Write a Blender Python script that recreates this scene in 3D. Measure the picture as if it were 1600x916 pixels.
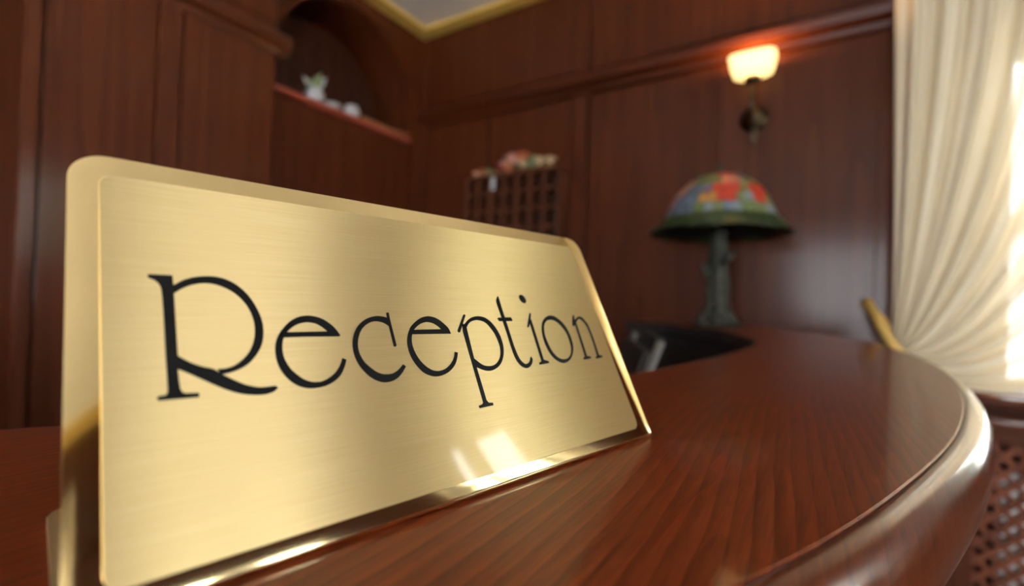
import bpy, bmesh, math, random
from mathutils import Vector, Matrix
random.seed(7)
for o in list(bpy.data.objects): bpy.data.objects.remove(o)
S = bpy.context.scene
COL = S.collection
# ------------------------------------------------------------------ camera, world, exposure
# Room axes: x along the back wall from the far left corner, y into the room is negative, z up (floor 0).
CTOP = 1.10                                     # counter top height
CAM = Vector((2.2586, -2.3549, CTOP + 0.08))
FPX, PITCH, ROLL, YAW = 757.8, 0.0111, 0.0332, 0.5688
RZ = Matrix.Rotation(YAW, 3, 'Z')
_F = Vector((0, math.cos(PITCH), math.sin(PITCH))); _U = Vector((0, -math.sin(PITCH), math.cos(PITCH))); _R = Vector((1, 0, 0))
cr, sr = math.cos(ROLL), math.sin(ROLL)
CF, CR, CU = RZ @ _F, RZ @ (_R*cr + _U*sr), RZ @ (_U*cr - _R*sr)
cd = bpy.data.cameras.new('camera'); cam = bpy.data.objects.new('camera', cd); COL.objects.link(cam)
cd.sensor_width = 36; cd.lens = FPX/1600*36; cd.clip_start = 0.005; cd.clip_end = 200
cam.matrix_world = Matrix(((CR.x, CU.x, -CF.x, CAM.x), (CR.y, CU.y, -CF.y, CAM.y), (CR.z, CU.z, -CF.z, CAM.z), (0, 0, 0, 1)))
cd.dof.use_dof = True; cd.dof.focus_distance = 0.215; cd.dof.aperture_fstop = 4.3
S.camera = cam
w = bpy.data.worlds.new('daylight'); S.world = w; w.use_nodes = True
bg = w.node_tree.nodes['Background']; bg.inputs['Color'].default_value = (0.89, 0.95, 1.0, 1); bg.inputs['Strength'].default_value = 32.0
sl = bpy.data.lights.new('sun', 'SUN'); sl.energy = 150; sl.angle = 0.01; sl.color = (1, 0.96, 0.9)
sun = bpy.data.objects.new('sun', sl); COL.objects.link(sun); sun.rotation_euler = Vector((0.55, 0.0, -0.83)).to_track_quat('-Z', 'Y').to_euler()
S.view_settings.view_transform = 'Standard'; S.view_settings.look = 'None'
S.view_settings.gamma = 1; S.view_settings.use_curve_mapping = False; S.view_settings.exposure = 0.0

def ray(px, py): return CF + CR*((px-800)/FPX) - CU*((py-458)/FPX)
def hit(px, py, n, p):                           # pixel -> point on a plane of the room
    d = ray(px, py); n = Vector(n); return CAM + d*((Vector(p)-CAM).dot(n)/d.dot(n))

# daylight portals: the window openings (x0,x1,z0,z1 / fixed coordinate)
RW, FW, CEIL = 4.0, -6.6, 2.89
WIN_BACK = (2.77, 3.48, 0.90, 2.15)              # x0 x1 z0 z1 on y=0
WIN_RIGHT = [(-1.38, -0.74, 1.40, 2.22), (-2.50, -1.90, 1.15, 1.80), (-4.5, -3.1, 0.90, 2.25), (-6.3, -5.1, 0.9, 2.25)]   # y0 y1 z0 z1 on x=RW; after the first, unseen windows added for light
WIN_FRONT = [(1.85, 3.3, 0.6, 2.2)]             # x0 x1 z0 z1 on y=FW
def portal(loc, rot, sx, sz):
    l = bpy.data.lights.new('window_portal', 'AREA'); l.shape = 'RECTANGLE'; l.size = sx; l.size_y = sz
    l.cycles.is_portal = True
    o = bpy.data.objects.new('window_portal', l); o.location = loc; o.rotation_euler = rot; COL.objects.link(o)
x0, x1, z0, z1 = WIN_BACK
portal(((x0+x1)/2, 0.21, (z0+z1)/2), (-math.pi/2, 0, 0), x1-x0, z1-z0)
for y0, y1, z0, z1 in WIN_RIGHT: portal((RW+0.21, (y0+y1)/2, (z0+z1)/2), (math.pi/2, 0, math.pi/2), y1-y0, z1-z0)
for x0, x1, z0, z1 in WIN_FRONT: portal(((x0+x1)/2, FW-0.21, (z0+z1)/2), (math.pi/2, 0, 0), x1-x0, z1-z0)

# ------------------------------------------------------------------ helpers
def tag(o, label=None, cat=None, group=None, kind=None):
    if label: o['label'] = label
    if cat: o['category'] = cat
    if group: o['group'] = group
    if kind: o['kind'] = kind
    return o
def empty(name, loc=(0, 0, 0), rz=0):
    o = bpy.data.objects.new(name, None); o.location = loc; o.rotation_euler = (0, 0, rz); o.empty_display_size = 0.05
    COL.objects.link(o); return o
class MB:
    def __init__(s): s.v = []; s.f = []
    def add(s, vs, fs):
        b = len(s.v); s.v += [tuple(v) for v in vs]; s.f += [tuple(i+b for i in f) for f in fs]; return s
    def box(s, x0, x1, y0, y1, z0, z1, M=None):
        vs = [Vector((x, y, z)) for z in (z0, z1) for y in (y0, y1) for x in (x0, x1)]
        if M is not None: vs = [M @ v for v in vs]
        return s.add(vs, [(0, 2, 3, 1), (4, 5, 7, 6), (0, 1, 5, 4), (2, 6, 7, 3), (0, 4, 6, 2), (1, 3, 7, 5)])
    def tube(s, pts, rad, n=12, cap=True):
        pts = [Vector(p) for p in pts]; m = len(pts)
        rs = rad if isinstance(rad, (list, tuple)) else [rad]*m
        vs = []; ref = None
        for i, p in enumerate(pts):
            t = (pts[min(i+1, m-1)]-pts[max(i-1, 0)]).normalized()
            if ref is None: ref = t.orthogonal().normalized()
            ref = (ref - t*ref.dot(t)).normalized(); b = t.cross(ref)
            vs += [p + (ref*math.cos(2*math.pi*k/n)+b*math.sin(2*math.pi*k/n))*rs[i] for k in range(n)]
        fs = [(i*n+k, i*n+(k+1) % n, (i+1)*n+(k+1) % n, (i+1)*n+k) for i in range(m-1) for k in range(n)]
        if cap: fs += [tuple(range(n))[::-1], tuple((m-1)*n+k for k in range(n))]
        return s.add(vs, fs)
    def lathe(s, prof, n=32, c=(0, 0, 0), cap=True, wob=None):
        vs = []
        for i, (r, z) in enumerate(prof):
            for k in range(n):
                a = 2*math.pi*k/n; rr = r*(wob(a, z) if wob else 1)
                vs.append((c[0]+rr*math.cos(a), c[1]+rr*math.sin(a), c[2]+z))
        m = len(prof)
        fs = [(i*n+k, i*n+(k+1) % n, (i+1)*n+(k+1) % n, (i+1)*n+k) for i in range(m-1) for k in range(n)]
        if cap: fs += [tuple(range(n))[::-1], tuple((m-1)*n+k for k in range(n))]
        return s.add(vs, fs)
    def prism(s, poly, z0, z1):                       # poly in xy, extruded in z
        n = len(poly)
        return s.add([(x, y, z0) for x, y in poly]+[(x, y, z1) for x, y in poly],
                     [tuple(range(n))[::-1], tuple(range(n, 2*n))]+[(i, (i+1) % n, n+(i+1) % n, n+i) for i in range(n)])
    def sphere(s, c, r, n=14, m=9):
        R = r if isinstance(r, (tuple, list)) else (r, r, r)
        vs = []; 
        for i in range(m+1):
            th = math.pi*i/m
            for k in range(n):
                ph = 2*math.pi*k/n
                vs.append((c[0]+R[0]*math.sin(th)*math.cos(ph), c[1]+R[1]*math.sin(th)*math.sin(ph), c[2]-R[2]*math.cos(th)))
        return s.add(vs, [(i*n+k, i*n+(k+1) % n, (i+1)*n+(k+1) % n, (i+1)*n+k) for i in range(m) for k in range(n)])
    def build(s, name, mat, parent=None, smooth=False, bevel=0, seg=2):
        me = bpy.data.meshes.new(name); me.from_pydata(s.v, [], s.f)
        bm = bmesh.new(); bm.from_mesh(me); bmesh.ops.recalc_face_normals(bm, faces=bm.faces); bm.to_mesh(me); bm.free()
        if smooth: me.shade_smooth()
        me.materials.append(mat)
        o = bpy.data.objects.new(name, me); COL.objects.link(o)
        if parent is not None: o.parent = parent
        if bevel:
            b = o.modifiers.new('bevel', 'BEVEL'); b.width = bevel; b.segments = seg; b.limit_method = 'ANGLE'; b.angle_limit = math.radians(40)
        return o
def crom(pts, n=8, closed=False):
    P = [Vector(p) for p in pts]; m = len(P); out = []
    rng = m if closed else m-1
    for i in range(rng):
        if closed: a, b, c, d = P[i-1], P[i], P[(i+1) % m], P[(i+2) % m]
        else:
            b, c = P[i], P[i+1]; a = P[i-1] if i > 0 else b*2-c; d = P[i+2] if i+2 < m else c*2-b
        for k in range(n):
            t = k/n
            out.append(0.5*((2*b)+(c-a)*t+(2*a-5*b+4*c-d)*t*t+(-a+3*b-3*c+d)*t**3))
    if not closed: out.append(P[-1])
    return out
def resample(pts, n):
    L = [0.0]
    for a, b in zip(pts, pts[1:]): L.append(L[-1]+(b-a).length)
    out = []; j = 0
    for i in range(n):
        t = L[-1]*i/(n-1)
        while j < len(L)-2 and L[j+1] < t: j += 1
        q = (t-L[j])/max(L[j+1]-L[j], 1e-9); out.append(pts[j].lerp(pts[j+1], min(max(q, 0), 1)))
    return out

# ------------------------------------------------------------------ materials
def newmat(name):
    m = bpy.data.materials.new(name); m.use_nodes = True; nt = m.node_tree
    return m, nt, nt.nodes['Principled BSDF']
def N(nt, t, **kw):
    n = nt.nodes.new(t)
    for k, v in kw.items(): setattr(n, k, v)
    return n
def plain(name, col, rough=0.5, metal=0, coat=0, noise=0.0, nscale=40, bump=0):
    m, nt, b = newmat(name)
    b.inputs['Base Color'].default_value = (*col, 1); b.inputs['Roughness'].default_value = rough
    b.inputs['Metallic'].default_value = metal; b.inputs['Coat Weight'].default_value = coat; b.inputs['Coat Roughness'].default_value = 0.08
    tc = N(nt, 'ShaderNodeTexCoord'); nz = N(nt, 'ShaderNodeTexNoise'); nz.inputs['Scale'].default_value = nscale; nz.inputs['Detail'].default_value = 4
    nt.links.new(tc.outputs['Object'], nz.inputs['Vector'])
    if noise:
        rp = N(nt, 'ShaderNodeValToRGB')
        rp.color_ramp.elements[0].position = 0.3; rp.color_ramp.elements[1].position = 0.7
        rp.color_ramp.elements[0].color = tuple(c*(1-noise) for c in col)+(1,)
        rp.color_ramp.elements[1].color = tuple(min(1, c*(1+noise)) for c in col)+(1,)
        nt.links.new(nz.outputs['Fac'], rp.inputs['Fac']); nt.links.new(rp.outputs['Color'], b.inputs['Base Color'])
    if bump:
        bp = N(nt, 'ShaderNodeBump'); bp.inputs['Strength'].default_value = bump; bp.inputs['Distance'].default_value = 0.002
        nt.links.new(nz.outputs['Fac'], bp.inputs['Height']); nt.links.new(bp.outputs['Normal'], b.inputs['Normal'])
    return m
def wood(name, dark, light, stretch=(30, 30, 1.2), rough=0.4, coat=0.3, coatr=0.15, figure=0.5, scratches=False, fine=1.0, contrast=0.75, lines=0.0):
    """grain runs along the axis with the small stretch value"""
    m, nt, b = newmat(name); L = nt.links.new
    tc = N(nt, 'ShaderNodeTexCoord'); mp = N(nt, 'ShaderNodeMapping'); mp.inputs['Scale'].default_value = stretch
    L(tc.outputs['Object'], mp.inputs['Vector'])
    n1 = N(nt, 'ShaderNodeTexNoise'); n1.inputs['Scale'].default_value = 0.35; n1.inputs['Detail'].default_value = 2; n1.inputs['Distortion'].default_value = 0.4
    L(mp.outputs['Vector'], n1.inputs['Vector'])
    # growth-ring bands from a slow field: contour lines make cathedral figures
    mul = N(nt, 'ShaderNodeMath', operation='MULTIPLY'); mul.inputs[1].default_value = 14*figure; L(n1.outputs['Fac'], mul.inputs[0])
    fr = N(nt, 'ShaderNodeMath', operation='FRACT'); L(mul.outputs[0], fr.inputs[0])
    n2 = N(nt, 'ShaderNodeTexNoise'); n2.inputs['Scale'].default_value = 9*fine; n2.inputs['Detail'].default_value = 6; n2.inputs['Roughness'].default_value = 0.7
    L(mp.outputs['Vector'], n2.inputs['Vector'])
    a1 = N(nt, 'ShaderNodeMath', operation='MULTIPLY'); a1.inputs[1].default_value = 0.45; L(fr.outputs[0], a1.inputs[0])
    a2 = N(nt, 'ShaderNodeMath', operation='MULTIPLY_ADD'); a2.inputs[1].default_value = contrast; L(n2.outputs['Fac'], a2.inputs[0]); L(a1.outputs[0], a2.inputs[2])
    if lines:          # latewood lines a few millimetres apart, wandering and opening into flames
        sx = N(nt, 'ShaderNodeSeparateXYZ'); L(tc.outputs['Object'], sx.inputs[0])
        mp3 = N(nt, 'ShaderNodeMapping'); mp3.inputs['Scale'].default_value = (3.2, 0.9, 1); L(tc.outputs['Object'], mp3.inputs['Vector'])
        n4 = N(nt, 'ShaderNodeTexNoise'); n4.inputs['Scale'].default_value = 1.0; n4.inputs['Detail'].default_value = 3; n4.inputs['Roughness'].default_value = 0.35; L(mp3.outputs['Vector'], n4.inputs['Vector'])
        mp4 = N(nt, 'ShaderNodeMapping'); mp4.inputs['Scale'].default_value = (90, 22, 1); L(tc.outputs['Object'], mp4.inputs['Vector'])
        n5 = N(nt, 'ShaderNodeTexNoise'); n5.inputs['Scale'].default_value = 1.0; n5.inputs['Detail'].default_value = 2; L(mp4.outputs['Vector'], n5.inputs['Vector'])
        p1 = N(nt, 'ShaderNodeMath', operation='MULTIPLY'); p1.inputs[1].default_value = 15.0; L(n4.outputs['Fac'], p1.inputs[0])
        p2 = N(nt, 'ShaderNodeMath', operation='MULTIPLY_ADD'); p2.inputs[1].default_value = 170.0; L(sx.outputs['X'], p2.inputs[0]); L(p1.outputs[0], p2.inputs[2])
        p3 = N(nt, 'ShaderNodeMath', operation='MULTIPLY_ADD'); p3.inputs[1].default_value = 0.5; L(n5.outputs['Fac'], p3.inputs[0]); p3.inputs[1].default_value = 0.3; L(p2.outputs[0], p3.inputs[2])
        f3 = N(nt, 'ShaderNodeMath', operation='FRACT'); L(p3.outputs[0], f3.inputs[0])
        a1.inputs[1].default_value = 0.12
        a3 = N(nt, 'ShaderNodeMath', operation='MULTIPLY_ADD'); a3.inputs[1].default_value = lines; L(f3.outputs[0], a3.inputs[0]); L(a2.outputs[0], a3.inputs[2])
        a2 = a3
    rp = N(nt, 'ShaderNodeValToRGB'); e = rp.color_ramp.elements
    e[0].position = 0.25; e[0].color = (*dark, 1); e[1].position = 0.85; e[1].color = (*light, 1)
    L(a2.outputs[0], rp.inputs['Fac']); col = rp.outputs['Color']
    b.inputs['Roughness'].default_value = rough; b.inputs['Coat Weight'].default_value = coat; b.inputs['Coat Roughness'].default_value = coatr; b.inputs['Specular IOR Level'].default_value = 0.12
    bp = N(nt, 'ShaderNodeBump'); bp.inputs['Strength'].default_value = 0.06; bp.inputs['Distance'].default_value = 0.001
    L(n2.outputs['Fac'], bp.inputs['Height']); L(bp.outputs['Normal'], b.inputs['Normal'])
    if scratches:      # worn flecks and scratches in the lacquer
        mp2 = N(nt, 'ShaderNodeMapping'); mp2.inputs['Scale'].default_value = (260, 90, 200); mp2.inputs['Rotation'].default_value = (0, 0, 0.35); L(tc.outputs['Object'], mp2.inputs['Vector'])
        v = N(nt, 'ShaderNodeTexNoise'); v.inputs['Scale'].default_value = 1.6; v.inputs['Detail'].default_value = 5; L(mp2.outputs['Vector'], v.inputs['Vector'])
        n3 = N(nt, 'ShaderNodeTexNoise'); n3.inputs['Scale'].default_value = 11; L(tc.outputs['Object'], n3.inputs['Vector'])
        ad = N(nt, 'ShaderNodeMath', operation='MULTIPLY_ADD'); ad.inputs[1].default_value = 0.6; L(n3.outputs['Fac'], ad.inputs[0]); L(v.outputs['Fac'], ad.inputs[2])
        r2 = N(nt, 'ShaderNodeValToRGB'); r2.color_ramp.elements[0].position = 1.015; r2.color_ramp.elements[1].position = 1.06; L(ad.outputs[0], r2.inputs['Fac'])
        r2.color_ramp.elements[1].color = (0.8, 0.8, 0.8, 1)
        mx = N(nt, 'ShaderNodeMix', data_type='RGBA'); L(r2.outputs['Color'], mx.inputs['Factor']); L(col, mx.inputs['A']); mx.inputs['B'].default_value = (0.42, 0.3, 0.22, 1)
        col = mx.outputs['Result']
    L(col, b.inputs['Base Color'])
    return m
DARK, LITE = (0.045, 0.0090, 0.0024), (0.077, 0.0168, 0.0044)
M_wall = wood('mahogany_wall', DARK, LITE, (26, 26, 1.1), 0.5, 0.16, 0.16, 0.35)
M_wallh = wood('mahogany_rail', DARK, LITE, (1.1, 26, 26), 0.38, 0.25, 0.18, 0.3)
M_wallv = wood('mahogany_rail_deep', DARK, LITE, (26, 1.1, 26), 0.38, 0.25, 0.18, 0.3)
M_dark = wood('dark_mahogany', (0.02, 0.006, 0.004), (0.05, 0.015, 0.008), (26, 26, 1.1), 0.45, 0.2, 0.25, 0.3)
M_top = wood('counter_top_wood', (0.042, 0.0064, 0.0018), (0.200, 0.0370, 0.0088), (60, 3.0, 60), 0.32, 0.33, 0.07, 1.0, True, 1.6, 0.62, 0.24)
M_edge = wood('counter_edge_wood', (0.042, 0.009, 0.0035), (0.14, 0.034, 0.011), (60, 3.0, 60), 0.32, 0.85, 0.12, 0.8, True, 1.6, 0.6, 0.15)
M_ceil = plain('cream_ceiling_paint', (0.93, 0.88, 0.81), 0.8, noise=0.03, nscale=3)
M_gold = plain('gold_paint', (0.72, 0.47, 0.10), 0.5, noise=0.06, nscale=12)
M_floor = plain('cream_marble', (0.62, 0.55, 0.45), 0.25, coat=0.3, noise=0.12, nscale=4)
M_wframe = plain('window_frame_paint', (0.75, 0.73, 0.68), 0.4, noise=0.03)
M_black = plain('black_upholstery_and_shade', (0.008, 0.007, 0.007), 0.6, noise=0.2, nscale=200)  # chair black; also stands in for shade on the counter's inner faces
M_chrome = plain('brushed_silver_metal', (0.22, 0.215, 0.215), 0.45, metal=1, noise=0.05)
M_bronze = plain('verdigris_bronze', (0.042, 0.041, 0.029), 0.6, metal=0.4, noise=0.5, nscale=60, bump=0.6)
M_brassd = plain('dark_brass', (0.10, 0.075, 0.05), 0.3, metal=1, noise=0.2)
M_radi = plain('radiator_enamel', (0.62, 0.60, 0.58), 0.45, noise=0.03)
M_lead = plain('lead_came', (0.03, 0.032, 0.025), 0.5, metal=0.6, noise=0.2)
M_ink = plain('black_lettering', (0.004, 0.004, 0.004), 0.4, coat=0.0, noise=0.1)
M_ink.node_tree.nodes['Principled BSDF'].inputs['Specular IOR Level'].default_value = 0.15
M_tie = plain('gold_braid', (0.62, 0.40, 0.10), 0.6, noise=0.25, nscale=150, bump=0.5)
M_white = plain('white_ceramic', (0.5, 0.5, 0.52), 0.4, coat=0.1, noise=0.04)
M_red = plain('lacquered_red_wood', (0.30, 0.055, 0.03), 0.35, coat=0.4, noise=0.15)
M_leaf = plain('leaf_green', (0.10, 0.17, 0.05), 0.6, noise=0.35)
M_bounce_ground = plain('pale_bounce_paving', (0.72, 0.70, 0.64), 0.9, noise=0.08, nscale=3)  # unseen ground outside, made pale to bounce daylight up to the ceiling
M_bark = plain('bark', (0.16, 0.11, 0.07), 0.9, noise=0.3)
M_twig = plain('dry_twig', (0.35, 0.16, 0.06), 0.8, noise=0.3)

def brass(name, rough, aniso=0, coat=0.0, streak=0.0, tint=(0.84, 0.665, 0.345)):
    m, nt, b = newmat(name); L = nt.links.new
    b.inputs['Metallic'].default_value = 1; b.inputs['Roughness'].default_value = rough
    b.inputs['Coat Weight'].default_value = coat; b.inputs['Coat Roughness'].default_value = 0.04; b.inputs['Coat IOR'].default_value = 1.7
    tc = N(nt, 'ShaderNodeTexCoord'); mp = N(nt, 'ShaderNodeMapping'); mp.inputs['Scale'].default_value = (25, 2600, 2600)
    L(tc.outputs['UV' if aniso else 'Object'], mp.inputs['Vector'])
    nz = N(nt, 'ShaderNodeTexNoise'); nz.inputs['Scale'].default_value = 1.0; nz.inputs['Detail'].default_value = 3; L(mp.outputs['Vector'], nz.inputs['Vector'])
    rp = N(nt, 'ShaderNodeValToRGB'); e = rp.color_ramp.elements
    e[0].position = 0.3; e[0].color = (tint[0]-streak, tint[1]-streak, tint[2]-streak*.6, 1); e[1].position = 0.7; e[1].color = (tint[0]+.03+streak*.3, tint[1]+.03+streak*.3, tint[2]+.03+streak*.2, 1)
    L(nz.outputs['Fac'], rp.inputs['Fac']); L(rp.outputs['Color'], b.inputs['Base Color'])
    if aniso:
        b.inputs['Anisotropic'].default_value = aniso; b.inputs['Anisotropic Rotation'].default_value = 0.25
        tg = N(nt, 'ShaderNodeTangent', direction_type='UV_MAP'); tg.uv_map = 'UVMap'; L(tg.outputs['Tangent'], b.inputs['Tangent'])
    return m
M_brush = brass('brushed_brass', 0.48, 0.97, 0.2, 0.03, (0.80, 0.60, 0.28))
M_polish = brass('polished_brass', 0.07)
M_satin = brass('satin_brass', 0.38)

def fabric(name, col, sheer=0.25, trans=0.5, stripes=16):
    m, nt, b = newmat(name); L = nt.links.new; nt.nodes.remove(b)
    out = nt.nodes['Material Output']
    tc = N(nt, 'ShaderNodeTexCoord'); nz = N(nt, 'ShaderNodeTexNoise'); nz.inputs['Scale'].default_value = 12; L(tc.outputs['Object'], nz.inputs['Vector'])
    rp = N(nt, 'ShaderNodeValToRGB'); rp.color_ramp.elements[0].color = tuple(c*0.92 for c in col)+(1,); rp.color_ramp.elements[1].color = (*col, 1); L(nz.outputs['Fac'], rp.inputs['Fac'])
    d = N(nt, 'ShaderNodeBsdfDiffuse'); t = N(nt, 'ShaderNodeBsdfTranslucent'); tr = N(nt, 'ShaderNodeBsdfTransparent')
    L(rp.outputs['Color'], d.inputs['Color']); L(rp.outputs['Color'], t.inputs['Color'])
    m1 = N(nt, 'ShaderNodeMixShader'); m1.inputs['Fac'].default_value = trans; L(d.outputs[0], m1.inputs[1]); L(t.outputs[0], m1.inputs[2])
    m2 = N(nt, 'ShaderNodeMixShader'); L(m1.outputs[0], m2.inputs[1]); L(tr.outputs[0], m2.inputs[2])
    mp = N(nt, 'ShaderNodeMapping'); mp.inputs['Scale'].default_value = (stripes, 1.3, 1); L(tc.outputs['UV'], mp.inputs['Vector'])
    n2 = N(nt, 'ShaderNodeTexNoise'); n2.inputs['Scale'].default_value = 1.0; n2.inputs['Detail'].default_value = 2; L(mp.outputs['Vector'], n2.inputs['Vector'])
    mr = N(nt, 'ShaderNodeMapRange'); mr.inputs['From Min'].default_value = 0.38; mr.inputs['From Max'].default_value = 0.66; mr.inputs['To Min'].default_value = 0.0; mr.inputs['To Max'].default_value = sheer
    L(n2.outputs['Fac'], mr.inputs['Value']); L(mr.outputs['Result'], m2.inputs['Fac'])
    L(m2.outputs[0], out.inputs['Surface']); return m
M_curtain = fabric('sheer_cream_curtain', (0.86, 0.755, 0.575), 0.045, 0.085)
M_voile = fabric('white_voile', (0.90, 0.86, 0.78), 0.55, 0.40, 7)
def glassmat():
    m, nt, b = newmat('window_glass'); L = nt.links.new; nt.nodes.remove(b); out = nt.nodes['Material Output']
    tr = N(nt, 'ShaderNodeBsdfTransparent'); g = N(nt, 'ShaderNodeBsdfGlossy'); g.inputs['Roughness'].default_value = 0.02
    fr = N(nt, 'ShaderNodeFresnel'); fr.inputs['IOR'].default_value = 1.25
    mx = N(nt, 'ShaderNodeMixShader'); L(fr.outputs[0], mx.inputs['Fac']); L(tr.outputs[0], mx.inputs[1]); L(g.outputs[0], mx.inputs[2]); L(mx.outputs[0], out.inputs['Surface'])
    return m
M_glass = glassmat()
def emis(name, col, strength, base=(0.9, 0.7, 0.4)):
    m, nt, b = newmat(name); b.inputs['Base Color'].default_value = (*base, 1); b.inputs['Roughness'].default_value = 0.4
    b.inputs['Emission Color'].default_value = (*col, 1); b.inputs['Emission Strength'].default_value = strength
    return m
M_shade = emis('lit_opal_glass', (1.0, 0.68, 0.26), 2.0)

# ------------------------------------------------------------------ room shell
def struct(o): o['kind'] = 'structure'; return o
struct(MB().box(-0.6, RW+0.2, FW-0.2, 0.2, -0.1, 0).build('floor', M_floor))
ceiling = struct(MB().box(-0.6, RW+0.2, FW-0.2, 0.2, CEIL, CEIL+0.1).build('ceiling', M_ceil))
# gold painted cornice running round the ceiling
for nm, bx in (('trim_1', (0, RW, -0.10, 0)), ('trim_2', (0, 0.10, FW, -0.10)), ('trim_3', (RW-0.10, RW, FW, -0.10)), ('trim_4', (0.10, RW-0.10, FW, FW+0.10))):
    struct(MB().box(bx[0], bx[1], bx[2], bx[3], CEIL-0.025, CEIL).build(nm, M_gold, bevel=0.012))
# back wall with the window opening
x0, x1, z0, z1 = WIN_BACK
wb = struct(MB().box(-0.6, x0, 0, 0.2, 0, CEIL).box(x1, RW+0.2, 0, 0.2, 0, CEIL).box(x0, x1, 0, 0.2, 0, z0).box(x0, x1, 0, 0.2, z1, CEIL).build('wall_back', M_wall))
def pbox(name, mat, parent, *b, bevel=0.004): return MB().box(*b).build(name, mat, parent, bevel=bevel)
for a, b in ((0.05, 0.56), (0.566, 1.105), (1.215, 1.83), (1.836, 2.43)):
    pbox('wall_panel', M_wall, wb, a, b, -0.012, 0, 0.12, 2.26)
for a, b in ((0.05, 1.115), (1.205, 2.43), (2.44, 3.2), (3.21, 3.95)):
    pbox('upper_panel', M_wall, wb, a, b, -0.012, 0, 2.40, 2.85)
pbox('stile', M_wall, wb, 1.118, 1.203, -0.022, 0, 0.12, 2.85)
pbox('corner_post', M_wall, wb, 0.0, 0.045, -0.03, 0, 0.0, 2.85)
def rail_profile_x(xa, xb):      # picture-rail moulding: stepped profile along x on the back wall
    prof = [(0, 2.27), (-0.03, 2.278), (-0.034, 2.298), (-0.075, 2.312), (-0.082, 2.345), (-0.068, 2.362), (0, 2.372)]
    m = MB(); n = len(prof)
    m.add([(x, y, z) for x in (xa, xb) for y, z in prof], [(i, i+1, n+i+1, n+i) for i in range(n-1)]+[(n-1, 0, n, 2*n-1)]+[tuple(range(n)), tuple(range(2*n-1, n-1, -1))])
    return m
rail_profile_x(0.0, RW).build('picture_rail', M_wallh, wb)
pbox('skirting_board', M_wallh, wb, 0.0, RW, -0.025, 0, 0, 0.12)

# left wall: arched niche near the corner, projecting panelled block, dark doorway
NC, NR, NS = -0.57, 0.47, 2.17            # niche centre y, radius, sill height
NA = 2.31                                 # springing height
wl = MB()
wl.box(-0.6, -0.34, FW-0.2, 0.0, 0, CEIL)                       # back of niche / core
wl.box(-0.34, 0, -1.10, 0.0, 0, NS)                             # below the sill
wl.box(-0.34, 0, NC+NR, 0.0, NS, CEIL); wl.box(-0.34, 0, -1.10, NC-NR, NS, CEIL)
arc = [(NC+NR*math.cos(a), NA+NR*math.sin(a)) for a in [math.pi*k/40 for k in range(41)]]
for (ya, za), (yb, zb) in zip(arc, arc[1:]):                    # spandrel above the arch
    wl.add([(x, y, z) for x in (-0.34, 0) for y, z in ((ya, za), (yb, zb), (yb, CEIL), (ya, CEIL))],
           [(0, 1, 2, 3), (7, 6, 5, 4), (0, 4, 5, 1), (3, 2, 6, 7)])
wl.box(-0.34, 0, -1.915, -1.10, 0, CEIL); wl.box(-0.34, 0, FW-0.2, -2.85, 0, CEIL); wl.box(-0.34, 0, -2.85, -1.915, 2.62, CEIL)
wl = struct(wl.build('wall_left', M_wall))
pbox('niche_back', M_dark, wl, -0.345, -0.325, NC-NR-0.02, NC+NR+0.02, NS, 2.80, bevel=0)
pbox('lower_panel', M_wall, wl, 0, 0.014, -1.04, -0.06, 0.12, 2.135)
pbox('corner_post', M_wall, wl, 0, 0.03, -0.05, -0.03, 0, 2.85)
pbox('niche_ledge', M_red, wl, -0.02, 0.04, NC-NR+0.0, NC+NR-0.03, NS-0.03, NS, bevel=0.008)
# archivolt moulding round the arch
m = MB(); ring = [(math.pi*k/40) for k in range(41)]
vs = []; 
for a in ring:
    for r, x in ((NR+0.005, 0.0), (NR+0.005, 0.018), (NR+0.055, 0.018), (NR+0.055, 0.0)): vs.append((x, NC+r*math.cos(a), NA+r*math.sin(a)))
fs = [(i*4+k, i*4+(k+1) % 4, (i+1)*4+(k+1) % 4, (i+1)*4+k) for i in range(40) for k in range(4)]
m.add(vs, fs).build('arch_moulding', M_wallv, wl)
# projecting block (x 0..0.13)
pbox('projecting_block', M_wall, wl, 0, 0.118, -1.915, -1.09, 0, CEIL-0.03, bevel=0.006)
pbox('block_panel', M_wall, wl, 0.118, 0.13, -1.47, -1.10, 0.12, 2.27)
pbox('block_stile', M_wall, wl, 0.118, 0.142, -1.555, -1.485, 0.12, 2.27)
pbox('block_panel', M_wall, wl, 0.118, 0.13, -1.87, -1.565, 0.12, 2.27)
pbox('block_upper_panel', M_wall, wl, 0.118, 0.13, -1.91, -1.10, 2.40, 2.84)
pbox('door_casing', M_wall, wl, 0.118, 0.145, -1.92, -1.88, 0, 2.5)
prof = [(0.118, 2.255), (0.14, 2.26), (0.146, 2.283), (0.172, 2.303), (0.178, 2.333), (0.168, 2.348), (0.118, 2.36)]
m = MB(); n = len(prof)
m.add([(x, y, z) for y in (-1.925, -1.04) for x, z in prof], [(i, i+1, n+i+1, n+i) for i in range(n-1)]+[(n-1, 0, n, 2*n-1)]+[tuple(range(n)), tuple(range(2*n-1, n-1, -1))])
m.build('picture_rail', M_wallv, wl)
pbox('picture_rail_return', M_wallh, wl, 0.0, 0.17, -1.09, -1.04, 2.27, 2.35, bevel=0.012)
door = struct(MB().box(-0.33, -0.29, -2.85, -1.915, 0.0, 2.62).build('door_1', M_dark, bevel=0.004))
for za, zb in ((0.2, 1.0), (1.12, 2.28)): pbox('door_panel', M_dark, door, -0.29, -0.275, -2.72, -2.08, za, zb, bevel=0.008)

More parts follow.
